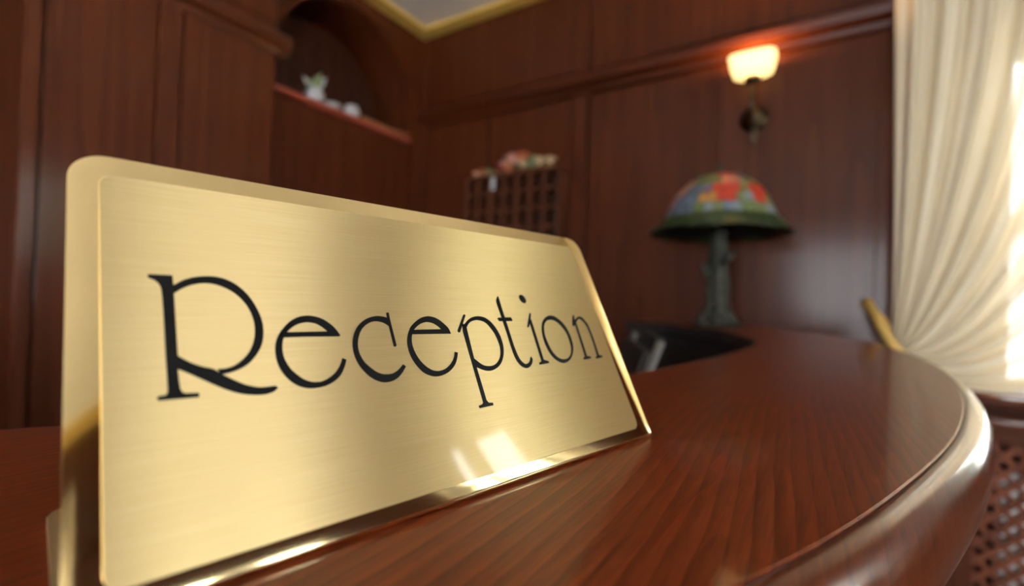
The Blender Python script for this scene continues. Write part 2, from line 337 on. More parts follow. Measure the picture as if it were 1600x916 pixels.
# right and front walls
wr = MB(); ys = [FW-0.2]+[v for q in sorted(WIN_RIGHT) for v in q[:2]]+[0.0]
for a, b in zip(ys[::2], ys[1::2]): wr.box(RW, RW+0.2, a, b, 0, CEIL)
for a, b, za, zb in WIN_RIGHT: wr.box(RW, RW+0.2, a, b, 0, za).box(RW, RW+0.2, a, b, zb, CEIL)
wr = struct(wr.build('wall_right', M_wall))
pbox('picture_rail', M_wallv, wr, RW-0.05, RW, FW, -0.06, 2.30, 2.37, bevel=0.015)
wf = MB(); xs = [-0.6]+[v for q in WIN_FRONT for v in q[:2]]+[RW]
for a, b in zip(xs[::2], xs[1::2]): wf.box(a, b, FW-0.2, FW, 0, CEIL)
for a, b, za, zb in WIN_FRONT: wf.box(a, b, FW-0.2, FW, 0, za).box(a, b, FW-0.2, FW, zb, CEIL)
wf = struct(wf.build('wall_front', M_wall))
pbox('picture_rail', M_wallh, wf, 0, RW, FW, FW+0.05, 2.40, 2.47, bevel=0.015)

# windows: frame, mullions, panes, sill
def window(name, axis, fixed, inward, a, b, za, zb, nx=2, nz=2, mw=0.025):
    """axis 'x': opening spans x on plane y=fixed; inward = sign of the room side along the other axis"""
    root = struct(empty(name, ((a+b)/2, fixed, za) if axis == 'x' else (fixed, (a+b)/2, za)))
    def P(nm, mat, p0, p1, q0, q1, d0, d1, bev=0.004):
        lo, hi = sorted((fixed-inward*d0, fixed-inward*d1))
        o = MB().box(p0, p1, lo, hi, q0, q1).build(nm, mat, None, bevel=bev) if axis == 'x' else MB().box(lo, hi, p0, p1, q0, q1).build(nm, mat, None, bevel=bev)
        o.parent = root; o.matrix_parent_inverse = Matrix.Translation(-root.location); return o
    t = 0.05
    P('frame_side', M_wframe, a, a+t, za, zb, 0.05, 0.12); P('frame_side', M_wframe, b-t, b, za, zb, 0.05, 0.12)
    P('frame_head', M_wframe, a+t, b-t, zb-t, zb, 0.05, 0.12); P('frame_foot', M_wframe, a+t, b-t, za, za+t, 0.05, 0.12)
    W, H = b-a-2*t, zb-za-2*t
    for i in range(1, nx): P('mullion', M_wframe, a+t+W*i/nx-mw, a+t+W*i/nx+mw, za+t, zb-t, 0.06, 0.11)
    for j in range(1, nz):
        for i in range(nx):
            P('glazing_bar', M_wframe, a+t+W*i/nx+(mw if i else 0), a+t+W*(i+1)/nx-(mw if i < nx-1 else 0), za+t+H*j/nz-0.012, za+t+H*j/nz+0.012, 0.07, 0.10)
    for i in range(nx):
        for j in range(nz):
            P('pane', M_glass, a+t+W*i/nx+(mw if i else 0), a+t+W*(i+1)/nx-(mw if i < nx-1 else 0), za+t+H*j/nz+(0.012 if j else 0), za+t+H*(j+1)/nz-(0.012 if j < nz-1 else 0), 0.083, 0.087, 0)
    P('sill', M_wallh if axis == 'x' else M_wallv, a-0.06, b+0.06, za-0.04, za, -0.07, 0.05, 0.01)
    return root
window('window_1', 'x', 0, -1, *WIN_BACK, nx=1)
for i, q in enumerate(WIN_RIGHT): window('window_%d' % (i+2), 'y', RW, -1, *q, mw=(0.045, 0.09, 0.025, 0.025)[i])  # past the first, unseen windows added to light the sign and room
for i, q in enumerate(WIN_FRONT): window('window_%d' % (i+2+len(WIN_RIGHT)), 'x', FW, 1, *q, 2, 3)

# ------------------------------------------------------------------ counter
O_PX = [(2.0725, -0.095), (2.1705, -0.2884), (2.2455, -0.45), (2.2994, -0.6), (2.3402, -0.75), (2.3698, -0.9), (2.3895, -1.05), (2.4005, -1.2), (2.4034, -1.35), (2.3985, -1.5), (2.3853, -1.65), (2.3628, -1.8),
        (2.3292, -1.95), (2.2819, -2.1), (2.2411, -2.2), (2.1915, -2.3), (2.1316, -2.4), (2.03, -2.52), (1.85, -2.65), (1.5, -2.79), (1.0, -2.88), (0.55, -2.90)]
I_PX = [(1.56, -0.335), (1.62, -0.356), (1.78, -0.43), (1.912, -0.554), (2.0, -0.69), (2.06, -0.86), (2.12, -1.04), (2.141, -1.185), (2.134, -1.432), (2.115, -1.604), (2.096, -1.741), (2.075, -1.846),
        (2.02, -2.02), (1.96, -2.155), (1.899, -2.26), (1.85, -2.318), (1.68, -2.45), (1.4, -2.57), (1.0, -2.635), (0.55, -2.65)]
outer = crom([Vector((2.02, 0.0)), *[Vector(p) for p in O_PX]], 8)
inner = crom([Vector(p) for p in I_PX], 8)
TH = 0.046
counter = empty('reception_counter', (2.2, -1.5, 0))
tag(counter, 'curved mahogany reception counter under the brass sign', 'counter')
def kid(o, par):
    o.parent = par; o.matrix_parent_inverse = Matrix.Translation(-par.location); return o
poly = [(p.x, p.y) for p in outer]+[(p.x, p.y) for p in reversed(inner)]+[(1.56, -0.002)]
kid(MB().prism(poly, CTOP-TH, CTOP).build('top', M_top, bevel=0.0015), counter)
def sweep(curve, prof, side):
    """prof = (offset outwards, z); swept along a 2-D curve"""
    m = MB(); n = len(prof); vs = []
    for i, p in enumerate(curve):
        t = (curve[min(i+1, len(curve)-1)]-curve[max(i-1, 0)]).normalized(); nrm = Vector((-t.y, t.x))*side
        vs += [(p.x+nrm.x*o, p.y+nrm.y*o, z) for o, z in prof]
    fs = [(i*n+k, i*n+(k+1) % n, (i+1)*n+(k+1) % n, (i+1)*n+k) for i in range(len(curve)-1) for k in range(n)]
    fs += [tuple(range(n)), tuple(range((len(curve)-1)*n, len(curve)*n))[::-1]]
    return m.add(vs, fs)
def nose(th, bulge):   # bullnose: fine joint beside the top, then one full round with a hairline quirk
    pts = [(0.0, CTOP-0.0010), (0.0005, CTOP-0.0005), (0.0012, CTOP-0.0003)]
    for k in range(1, 19):
        a = math.pi/2-math.pi*0.93*k/18; x, z = 0.0012+bulge*math.cos(a), CTOP-0.0003-0.0235+0.0235*math.sin(a)
        if k == 7: x -= 0.0003
        pts.append((x, z))
    pts.append((0.0, CTOP-0.05))
    return pts
kid(sweep(outer[4:], nose(TH, 0.0165), 1).build('edge_moulding', M_edge, smooth=True), counter)
kid(sweep(inner, [(0, CTOP-0.002), (0.004, CTOP-0.001), (0.008, CTOP-0.005), (0.009, CTOP-0.02), (0.008, CTOP-0.04), (0.0, CTOP-TH)], -1).build('inner_edge_moulding', M_black), counter)  # black instead of wood: shade inside the counter put into the colour
# front body below the top: curved wall, plinth, and a lower writing desk inside
kid(sweep(outer[4:], [(-0.035, 0.12), (-0.035, CTOP-TH), (-0.065, CTOP-TH), (-0.065, 0.12)], 1).build('front_panel', M_wall), counter)
kid(sweep(outer[4:], [(-0.05, 0.0), (-0.05, 0.12), (-0.08, 0.12), (-0.08, 0.0)], 1).build('plinth', M_dark), counter)
kid(sweep(outer[4:], [(-0.012, CTOP-0.085), (-0.012, CTOP-0.06), (-0.034, CTOP-0.052), (-0.034, CTOP-0.1)], 1).build('bed_moulding', M_edge), counter)
kid(sweep(inner[3:], [(-0.02, 0.74), (-0.02, CTOP-TH), (0.0, CTOP-TH), (0.0, 0.74)], -1).build('inner_riser', M_black), counter)  # riser coloured black too, as the unlit inner side
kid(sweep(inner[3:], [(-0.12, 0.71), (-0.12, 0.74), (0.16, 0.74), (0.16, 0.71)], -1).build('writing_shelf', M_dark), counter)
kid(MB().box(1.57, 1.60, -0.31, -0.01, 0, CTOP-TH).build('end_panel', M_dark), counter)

# ------------------------------------------------------------------ brass sign
SB = Vector((2.1198, -2.3168, CTOP)); SD = Vector((0.21755, 0.97605, 0)); SN = Vector((-0.97605, 0.21755, 0)); LEAN = 0.4696
SU = Vector((0, 0, math.cos(LEAN)))+SN*math.sin(LEAN); SO = SD.cross(SU).normalized()      # SO: out of the face, towards the reader
SW, SH, RB = 0.2579, 0.1366, 0.0028
sign = empty('reception_sign', SB)
tag(sign, 'brass desk sign engraved Reception standing on the counter', 'sign')
def seat(o): return kid(o, sign)
def sp(s, t, off=0.0): return SB+SD*s+SU*t+SO*off
# bent sheet: plate (leaning back) + lip bend + base flange lying on the counter
def plate_profile():
    """list of (pos in the cross-section, developed length from the bend)"""
    out = []
    for k in range(0, 41): out.append((SU*(SH+(RB*1.2-SH)*k/40), None, SH+(RB*1.2-SH)*k/40))
    return out
FD = 0.082
TK = 0.0026
RL = 0.0022; T0 = RL*1.4525/0.8918
rows = []            # (centre position of section relative SB, s0, s1)
rc = 0.010
def ext_top(t):
    d = SH-t
    return rc-math.sqrt(max(rc*rc-(rc-d)**2, 0)) if d < rc else 0.0
ts = [SH-rc+rc*math.cos(math.pi/2*k/10) for k in range(0, 11)]
ts = sorted(set(ts), reverse=True)+[SH-rc-(SH-rc-T0)*k/24 for k in range(1, 25)]
for t in ts: rows.append((SU*t, ext_top(t)))
# bend: arc from the plate direction down to the flange (front lip)
c0 = SU*T0-SO*RL
ang = math.pi/2+LEAN                        # total turn from -SU to +SN
for k in range(1, 9):
    th = ang*k/8
    rows.append((c0+SO*RL*math.cos(th)-SU*RL*math.sin(th), 0.0))
zb = rows[-1][0].z; last = rows[-1][0]
for k in range(1, 21):
    l = FD*k/20 if k < 11 else FD*0.5+FD*0.5*math.sin(math.pi/2*(k-10)/10)
    rf = 0.009; d = FD-l; e = (rf-math.sqrt(max(rf*rf-(rf-d)**2, 0)) if d < rf else 0.0)-0.0007*min(1, k/3)
    rows.append((last+SN*l, e))
NS_ = 24
NF = len(ts)+8                                   # rows of the plate and lip; the rest is the flange
def sheet(name, rws, mat, inward, bw):
    vs = []; fs = []
    for pos, e in rws:
        for k in range(NS_+1): vs.append(SB+pos+SD*(e+(SW-2*e)*k/NS_))
    for i in range(len(rws)-1):
        for k in range(NS_): a = i*(NS_+1)+k; fs.append((a, a+1, a+NS_+2, a+NS_+1))
    o = MB().add(vs, fs).build(name, mat, smooth=True); seat(o)
    sm = o.modifiers.new('solid', 'SOLIDIFY'); sm.thickness = TK; sm.offset = -1.0 if o.data.polygons[len(fs)//2].normal.dot(inward) < 0 else 1.0
    bv = o.modifiers.new('bevel', 'BEVEL'); bv.width = bw; bv.segments = 3; bv.limit_method = 'ANGLE'; bv.angle_limit = math.radians(50)
    return o
sheet('polished_plate', rows[:NF], M_polish, -SO, 0.0012)
sheet('base_flange', rows[NF-1:], M_satin, Vector((0, 0, 1)), 0.0006)
# brushed face panel with rounded corners, a hair proud of the polished rim
def rrect(s0, s1, t0, t1, r, n=6):
    out = []
    for cx, cy, a0 in ((s1-r, t1-r, 0), (s0+r, t1-r, 90), (s0+r, t0+r, 180), (s1-r, t0+r, 270)):
        for k in range(n+1): a = math.radians(a0+90*k/n); out.append((cx+r*math.cos(a), cy+r*math.sin(a)))
    return out
def slab(name, outline, off0, off1, mat, chamf=0.0):
    n = len(outline); c = (sum(p[0] for p in outline)/n, sum(p[1] for p in outline)/n)
    ins = [(p[0]+math.copysign(chamf, c[0]-p[0]), p[1]+math.copysign(chamf, c[1]-p[1])) for p in outline]
    vs = [sp(s, t, off0) for s, t in outline]+[sp(s, t, off1) for s, t in ins]
    me = bpy.data.meshes.new(name)
    me.from_pydata([tuple(v) for v in vs], [], [tuple(range(n, 2*n))]+[(i, (i+1) % n, n+(i+1) % n, n+i) for i in range(n)])
    uv = me.uv_layers.new(name='UVMap'); co = list(outline)+list(ins)
    for lp in me.loops: uv.data[lp.index].uv = co[lp.vertex_index]
    me.materials.append(mat); me.update()
    bm = bmesh.new(); bm.from_mesh(me); bmesh.ops.recalc_face_normals(bm, faces=bm.faces); bm.to_mesh(me); bm.free()
    if me.polygons[0].normal.dot(SO) < 0: me.flip_normals()
    o = bpy.data.objects.new(name, me); COL.objects.link(o); return seat(o)
P_OUT = 0.00035
slab('brushed_panel', rrect(0.0072, 0.2474, 0.0076, 0.1295, 0.0042), -0.0003, P_OUT, M_brush, 0.00035)

# lettering traced in photo pixels, laid onto the plane of the plate
def pt(px, py):
    h = hit(px, py, SO, sp(0, 0, P_OUT)); q = h-SB; return (q.dot(SD), q.dot(SU))
def solid_letter(name, shapes, org, sc):
    m = MB()
    def toplane(L): return [pt(org[0]+x/sc, org[1]+y/sc) for x, y in L]
    def extr(poly):       # closed polygon in (s,t)
        n = len(poly)
        m.add([sp(s, t, P_OUT-0.0001) for s, t in poly]+[sp(s, t, P_OUT+0.00022) for s, t in poly],
              [tuple(range(n))[::-1], tuple(range(n, 2*n))]+[(i, (i+1) % n, n+(i+1) % n, n+i) for i in range(n)])
    for kind, *dat in shapes:
        if kind == 'poly': extr(toplane(dat[0]))
        elif kind == 'pair':
            a = resample(crom([Vector(p) for p in dat[0]], 6), 44); b = resample(crom([Vector(p) for p in dat[1]], 6), 44)
            A = toplane(a); B = toplane(b)
            for off0, off1 in ((P_OUT-0.0001, P_OUT+0.00022),):
                vs = []
                for (s, t), (s2, t2) in zip(A, B): vs += [sp(s, t, off0), sp(s, t, off1), sp(s2, t2, off1), sp(s2, t2, off0)]
                k = len(A)
                m.add(vs, [(i*4+j, i*4+(j+1) % 4, (i+1)*4+(j+1) % 4, (i+1)*4+j) for i in range(k-1) for j in range(4)]+[(0, 1, 2, 3), ((k-1)*4+3, (k-1)*4+2, (k-1)*4+1, (k-1)*4)])
        elif kind == 'ring':
            a = crom([Vector(p) for p in dat[0]], 4, True); b = crom([Vector(p) for p in dat[1]], 4, True)
            a = resample(a+[a[0]], 73)[:-1]; b = resample(b+[b[0]], 73)[:-1]
            A = toplane(a); B = toplane(b); k = len(A); vs = []
            for (s, t), (s2, t2) in zip(A, B): vs += [sp(s, t, P_OUT-0.0001), sp(s, t, P_OUT+0.00022), sp(s2, t2, P_OUT+0.00022), sp(s2, t2, P_OUT-0.0001)]
            m.add(vs, [(i*4+j, i*4+(j+1) % 4, ((i+1) % k)*4+(j+1) % 4, ((i+1) % k)*4+j) for i in range(k) for j in range(4)])
        elif kind == 'dot':
            cx, cy, ra, rb, an = dat
            extr(toplane([(cx+ra*math.cos(q)*math.cos(an)-rb*math.sin(q)*math.sin(an), cy+ra*math.cos(q)*math.sin(an)+rb*math.sin(q)*math.cos(an)) for q in [2*math.pi*k/24 for k in range(24)]]))
    seat(m.build(name, M_ink))
G = []
G.append(('letter_r', (220, 420), 4.1636, [
 ('poly', [(42, 40), (60, 38), (205, 45), (212, 110), (215, 170), (226, 340), (240, 570), (241, 660), (250, 740), (258, 785), (272, 806), (295, 812), (372, 808), (382, 820), (378, 836), (118, 860), (104, 848), (110, 834), (165, 824), (176, 800), (170, 700), (160, 540), (148, 300), (140, 190), (132, 125), (115, 95), (90, 75), (48, 58)]),
 ('pair', [(205, 112), (270, 78), (340, 58), (420, 50), (500, 56), (580, 82), (650, 128), (710, 190), (760, 270), (790, 350), (797, 430), (785, 500), (750, 565), (700, 620), (640, 655), (580, 676), (525, 690)],
          [(210, 164), (270, 128), (340, 104), (410, 95), (480, 102), (550, 126), (610, 160), (660, 205), (705, 265), (735, 340), (742, 410), (735, 470), (712, 530), (675, 580), (620, 625), (560, 648), (495, 655)]),
 ('pair', [(232, 564), (320, 610), (400, 638), (470, 653), (530, 688), (600, 722), (680, 755), (760, 772), (820, 770), (872, 763), (888, 770)],
          [(232, 652), (262, 662), (330, 690), (420, 730), (500, 765), (580, 795), (660, 815), (740, 822), (810, 818), (860, 803), (890, 780)])]))
G.append(('letter_e', (420, 480), 6.543, [
 ('pair', [(729, 290), (690, 235), (640, 185), (570, 135), (500, 105), (430, 90), (370, 90), (300, 103), (230, 138), (170, 190), (125, 245)],
          [(592, 244), (570, 224), (530, 196), (480, 170), (420, 157), (370, 157), (310, 170), (250, 200), (188, 250)]),
 ('poly', [(120, 262), (190, 258), (592, 250), (600, 240), (729, 290), (722, 300), (400, 303), (120, 312)]),
 ('pair', [(170, 190), (110, 265), (75, 350), (65, 430), (75, 520), (105, 610), (155, 690), (220, 755), (300, 805), (380, 828), (450, 832), (530, 820), (610, 795), (690, 745), (745, 680), (778, 600), (792, 538)],
          [(192, 250), (160, 290), (143, 350), (138, 420), (150, 500), (180, 570), (225, 635), (285, 690), (350, 735), (420, 762), (480, 768), (550, 758), (620, 722), (680, 670), (720, 610), (740, 560), (750, 523)])]))
G.append(('letter_c', (540, 480), 7.05, [
 ('pair', [(470, 125), (420, 108), (350, 100), (290, 108), (220, 135), (150, 190), (105, 260), (80, 340), (76, 430), (90, 510), (120, 590), (170, 670), (240, 745), (320, 800), (400, 828), (450, 830), (510, 818), (570, 785), (620, 730), (663, 655)],
          [(475, 210), (440, 185), (390, 165), (330, 157), (280, 165), (220, 200), (175, 250), (145, 320), (133, 400), (140, 470), (165, 540), (210, 610), (270, 665), (340, 715), (400, 738), (450, 742), (510, 735), (560, 708), (600, 670), (630, 632)]),
 ('poly', [(445, 66), (458, 60), (472, 64), (488, 140), (560, 425), (548, 437), (530, 434), (475, 212), (456, 128)])]))
G.append(('letter_e', (630, 480), 7.63, [
 ('pair', [(567, 318), (540, 260), (500, 215), (440, 165), (380, 130), (320, 113), (270, 113), (210, 130), (150, 170), (100, 220), (75, 260)],
          [(455, 266), (410, 225), (360, 195), (300, 180), (260, 182), (210, 198), (165, 230), (126, 272)]),
 ('poly', [(75, 280), (128, 272), (455, 265), (567, 318), (400, 320), (75, 326)]),
 ('pair', [(100, 220), (65, 290), (48, 370), (50, 450), (75, 550), (120, 640), (180, 720), (250, 785), (330, 820), (390, 828), (450, 820), (520, 790), (580, 740), (625, 670), (645, 590), (649, 542)],
          [(128, 272), (105, 330), (100, 400), (115, 480), (150, 560), (195, 630), (250, 690), (310, 735), (370, 760), (430, 762), (490, 742), (540, 705), (580, 655), (605, 595), (612, 536)])]))
G.append(('letter_p', (705, 480), 5.388, [
 ('poly', [(100, 66), (110, 62), (119, 72), (74, 212), (62, 214), (52, 198)]),
 ('poly', [(90, 140), (122, 150), (190, 430), (296, 785), (315, 806), (350, 806), (354, 828), (240, 852), (230, 832), (262, 818), (270, 806), (100, 215)]),
 ('pair', [(104, 150), (150, 100), (200, 80), (250, 80), (300, 100), (350, 145), (395, 210), (425, 280), (440, 350), (437, 420), (415, 480), (375, 520), (325, 538), (270, 530), (212, 505)],
          [(118, 195), (150, 135), (195, 112), (235, 112), (285, 130), (325, 170), (365, 225), (395, 290), (412, 350), (412, 410), (395, 455), (365, 485), (320, 498), (260, 485), (180, 425)])]))
G.append(('letter_t', (765, 450), 6.543, [
 ('pair', [(78, 88), (66, 138), (100, 240), (140, 360), (180, 480), (215, 590), (245, 680), (280, 750), (320, 795), (370, 820), (405, 812), (430, 780), (438, 735), (426, 708)],
          [(84, 84), (95, 115), (130, 230), (170, 350), (205, 460), (240, 570), (270, 650), (300, 715), (330, 755), (365, 780), (395, 768), (410, 745), (414, 722), (418, 706)]),
 ('poly', [(78, 312), (90, 305), (215, 302), (233, 330), (228, 340), (98, 341)])]))
G.append(('letter_i', (765, 450), 6.543, [
 ('dot', 336, 114, 50, 25, 0.93),
 ('poly', [(407, 258), (420, 266), (416, 345), (398, 405), (385, 402), (387, 372)]),
 ('poly', [(402, 335), (424, 325), (552, 735), (602, 750), (606, 770), (512, 786), (505, 766), (530, 750)])]))
G.append(('letter_o', (840, 480), 9.163, [
 ('ring', [(185, 122), (240, 135), (300, 175), (360, 230), (410, 300), (450, 375), (480, 450), (503, 540), (508, 620), (495, 690), (465, 750), (420, 790), (370, 802), (310, 785), (250, 745), (190, 680), (140, 600), (100, 510), (70, 410), (57, 310), (65, 220), (95, 165), (135, 132)],
          [(185, 182), (225, 188), (275, 215), (330, 265), (380, 325), (420, 390), (450, 470), (473, 550), (480, 620), (470, 680), (440, 725), (400, 745), (365, 748), (320, 738), (270, 705), (215, 645), (170, 570), (130, 480), (102, 400), (90, 310), (95, 250), (120, 205), (150, 187)])]))
G.append(('letter_n', (840, 480), 9.163, [
 ('poly', [(503, 118), (518, 115), (524, 165), (550, 240), (532, 265), (502, 272), (497, 215)]),
 ('poly', [(518, 190), (548, 215), (705, 700), (762, 712), (756, 738), (668, 752), (655, 735), (676, 706)]),
 ('pair', [(524, 195), (560, 150), (595, 138), (630, 150), (670, 190), (715, 250), (750, 330), (790, 430), (830, 550), (876, 690)],
          [(542, 235), (570, 185), (595, 170), (625, 185), (660, 220), (700, 275), (735, 350), (770, 440), (808, 555), (848, 698)]),
 ('poly', [(840, 702), (870, 685), (925, 698), (922, 720), (845, 738), (830, 720)])]))
for nm, org, sc, shp in G: solid_letter(nm, shp, org, sc)

# ------------------------------------------------------------------ stained-glass table lamp
LP = Vector((1.912, -0.324, CTOP))
lamp = tag(empty('table_lamp', LP), 'stained glass dome lamp with red poppies on a tree-trunk bronze base', 'lamp')
def at(o, par): o.parent = par; return o
ridge = lambda a, z: 1+0.10*math.sin(5*a+z*9)+0.05*math.sin(11*a-z*31)
at(MB().lathe([(0.078, 0), (0.080, 0.008), (0.066, 0.016), (0.052, 0.035), (0.045, 0.08), (0.042, 0.15), (0.038, 0.22), (0.033, 0.29), (0.030, 0.34), (0.034, 0.37), (0.02, 0.40)], 40, wob=ridge).build('trunk', M_bronze, smooth=True), lamp)
m = MB()
for k in range(7):
    a = 2*math.pi*k/7+0.3
    m.tube([(0.03*math.cos(a), 0.03*math.sin(a), 0.075), (0.055*math.cos(a), 0.055*math.sin(a), 0.03), (0.085*math.cos(a+.15), 0.085*math.sin(a+.15), 0.008)], [0.018, 0.015, 0.007], 8)
at(m.build('root_base', M_bronze, smooth=True), lamp)
for pts in ([(-0.02, 0, 0.18), (-0.055, -0.02, 0.20), (-0.07, -0.03, 0.235)], [(0.0, -0.03, 0.24), (0.02, -0.055, 0.26), (0.035, -0.06, 0.285)]):
    at(MB().tube([Vector(p) @ Matrix.Rotation(-YAW, 3, 'Z') for p in pts], [0.015, 0.013, 0.009], 10).build('branch_stub', M_bronze, smooth=True), lamp)
at(MB().lathe([(0.006, 0.38), (0.006, 0.585), (0.02, 0.59), (0.022, 0.60), (0.008, 0.605), (0.012, 0.615), (0.004, 0.63)], 16).build('finial', M_bronze, smooth=True), lamp)
# shade: profile radius/height, skirt flares outwards
SHP = [(0.030, 0.590), (0.075, 0.578), (0.115, 0.556), (0.148, 0.526), (0.172, 0.490), (0.188, 0.452), (0.205, 0.415), (0.232, 0.385), (0.262, 0.362)]
sh = at(MB().lathe([(r-0.002, z-0.001) for r, z in SHP], 48, cap=False).build('shade', M_lead, smooth=True), lamp)
so = sh.modifiers.new('solid', 'SOLIDIFY'); so.thickness = 0.002; so.offset = -1
def pane_mat(nm, c, e=0.0):
    m, nt, b = newmat(nm); b.inputs['Base Color'].default_value = (*c, 1); b.inputs['Roughness'].default_value = 0.4; b.inputs['Coat Weight'].default_value = 0.0
    b.inputs['Specular IOR Level'].default_value = 0.5
    tc = N(nt, 'ShaderNodeTexCoord'); nz = N(nt, 'ShaderNodeTexNoise'); nz.inputs['Scale'].default_value = 45; nt.links.new(tc.outputs['Object'], nz.inputs['Vector'])
    rp = N(nt, 'ShaderNodeValToRGB'); rp.color_ramp.elements[0].color = tuple(v*0.4 for v in c)+(1,); rp.color_ramp.elements[1].color = tuple(min(1, v*0.85) for v in c)+(1,)
    rp.color_ramp.elements[0].position = 0.35; rp.color_ramp.elements[1].position = 0.65
    nt.links.new(nz.outputs['Fac'], rp.inputs['Fac']); nt.links.new(rp.outputs['Color'], b.inputs['Base Color']); return m
PM = {'red': pane_mat('red_glass', (0.62, 0.045, 0.02)), 'coral': pane_mat('coral_glass', (0.66, 0.20, 0.12)), 'pink': pane_mat('pink_glass', (0.55, 0.25, 0.17)),
      'orange': pane_mat('amber_glass', (0.60, 0.27, 0.05)), 'blue': pane_mat('blue_glass', (0.15, 0.20, 0.27)), 'pale': pane_mat('pale_blue_glass', (0.26, 0.32, 0.35)),
      'green': pane_mat('green_glass', (0.16, 0.22, 0.06)), 'lime': pane_mat('olive_glass', (0.21, 0.24, 0.10)), 'deep': pane_mat('deep_green_glass', (0.03, 0.06, 0.018)), 'violet': pane_mat('violet_glass', (0.2, 0.16, 0.26))}
view_a = math.atan2(CAM.y-LP.y, CAM.x-LP.x)      # direction of the photographer seen from the lamp, only to set the poppies where the photo shows them
# flower centres: (angle offset to the right in degrees, ring height), colour, size
FL = [(22, 0.525, 'red', 0.055), (-2, 0.520, 'red', 0.0), (6, 0.500, 'red', 0.042), (8, 0.575, 'red', 0.04), (14, 0.545, 'coral', 0.025), (50, 0.502, 'red', 0.045), (-52, 0.525, 'pink', 0.045), (-70, 0.49, 'coral', 0.05),
      (-14, 0.462, 'orange', 0.024), (-32, 0.480, 'blue', 0.055), (-50, 0.462, 'blue', 0.05), (-28, 0.57, 'lime', 0.05), (100, 0.52, 'red', 0.05), (140, 0.50, 'coral', 0.05), (180, 0.53, 'red', 0.05), (225, 0.50, 'pink', 0.05), (262, 0.53, 'red', 0.05), (160, 0.46, 'blue', 0.05), (120, 0.56, 'lime', 0.05)]
FL = [f for f in FL if f[3] > 0 and not (f[0] == 22)]
def prof_at(z):
    for (r0, z0_), (r1, z1_) in zip(SHP, SHP[1:]):
        if z1_ <= z <= z0_: q = (z0_-z)/(z0_-z1_); return r0+(r1-r0)*q
    return SHP[-1][0]
rnd = random.Random(3); nper = [10, 18, 26, 32, 36, 38, 40, 40]
for i in range(8):
    n = nper[i]; (ra, za), (rb, zb_) = SHP[i], SHP[i+1]; off = rnd.random()
    for k in range(n):
        a0 = 2*math.pi*(k+off+0.03)/n; a1 = 2*math.pi*(k+off+0.97)/n; am = (a0+a1)/2; zm = (za+zb_)/2; rm = (ra+rb)/2
        P = Vector((rm*math.cos(am), rm*math.sin(am), zm)); c = None; best = 1
        for da, fz, fc, fr in FL:
            fa = view_a+math.radians(da); fr_ = prof_at(fz)
            d = (P-Vector((fr_*math.cos(fa), fr_*math.sin(fa), fz))).length/fr
            if d < best: best = d; c = fc
        if i >= 6: c = 'deep'
        elif c is None: c = rnd.choice(['green', 'lime', 'pale', 'green', 'violet', 'lime'] if i < 5 else ['pale', 'blue', 'green', 'lime'])
        nr = Vector((math.cos(am)*(za-zb_), math.sin(am)*(za-zb_), rb-ra)).normalized()
        e = 0.04; zl = zb_+(za-zb_)*e; zu = za-(za-zb_)*e; rl = rb+(ra-rb)*e; ru = ra-(ra-rb)*e
        if i == 7: zl -= 0.008*(0.5+0.5*math.sin(7*am)); rl += 0.004*math.sin(9*am)
        q = [Vector((ru*math.cos(a0), ru*math.sin(a0), zu)), Vector((ru*math.cos(a1), ru*math.sin(a1), zu)), Vector((rl*math.cos(a1), rl*math.sin(a1), zl)), Vector((rl*math.cos(a0), rl*math.sin(a0), zl))]
        mid0 = (q[0]+q[1])/2+nr*0.0035; mid1 = (q[2]+q[3])/2+nr*0.0035
        MB().add([v-nr*0.001 for v in q]+[v+nr*0.0022 for v in q], [(3, 2, 1, 0), (4, 5, 6, 7), (0, 1, 5, 4), (1, 2, 6, 5), (2, 3, 7, 6), (3, 0, 4, 7)]).build('glass_piece', PM[c], sh)

# ------------------------------------------------------------------ wall sconce
SX, SZ = 1.992, 2.00
sc_ = tag(empty('wall_sconce', (SX, -0.012, SZ)), 'lit opal glass wall sconce on the mahogany panelling above the lamp', 'wall lamp')
bp_ = MB().lathe([(0.0, 0.0), (0.058, 0.0), (0.06, 0.008), (0.05, 0.016), (0.046, 0.022), (0.03, 0.04), (0.012, 0.05), (0.0, 0.052)], 28, cap=False)
bp_.v = [(x, -z, y) for x, y, z in bp_.v]
at(bp_.build('backplate', M_brassd, smooth=True), sc_)
at(MB().lathe([(0.002, -0.115), (0.009, -0.10), (0.006, -0.085), (0.016, -0.07), (0.02, -0.055), (0.012, -0.04)], 14, c=(0, -0.02, 0)).build('drop_finial', M_brassd, smooth=True), sc_)
at(MB().tube(crom([(0, -0.04, 0), (0, -0.085, -0.012), (0, -0.115, 0.03), (-0.0, -0.10, 0.10), (0, -0.10, 0.15)], 6), 0.0085, 10).build('arm', M_brassd, smooth=True), sc_)
at(MB().lathe([(0.012, 0.118), (0.03, 0.130), (0.034, 0.144), (0.03, 0.148)], 18, c=(0, -0.10, 0)).build('gallery_cup', M_brassd, smooth=True), sc_)
def superel(a, z): 
    c, s = abs(math.cos(a)), abs(math.sin(a)); return 1/((c**4+s**4)**0.25)
gl = at(MB().lathe([(0.03, 0.144), (0.060, 0.146), (0.075, 0.155), (0.082, 0.175), (0.086, 0.195), (0.091, 0.222), (0.087, 0.222), (0.082, 0.195), (0.076, 0.175), (0.06, 0.156), (0.03, 0.152)], 48, c=(0, -0.115, 0), cap=False, wob=superel).build('glass_shade', M_shade, smooth=True), sc_)
for v in gl.data.vertices:                       # a wide, shallow cup: a little flatter towards the wall
    v.co.y = -0.115+(v.co.y+0.115)*0.78
pl = bpy.data.lights.new('sconce_bulb', 'POINT'); pl.energy = 6; pl.color = (1, 0.62, 0.28); pl.shadow_soft_size = 0.03
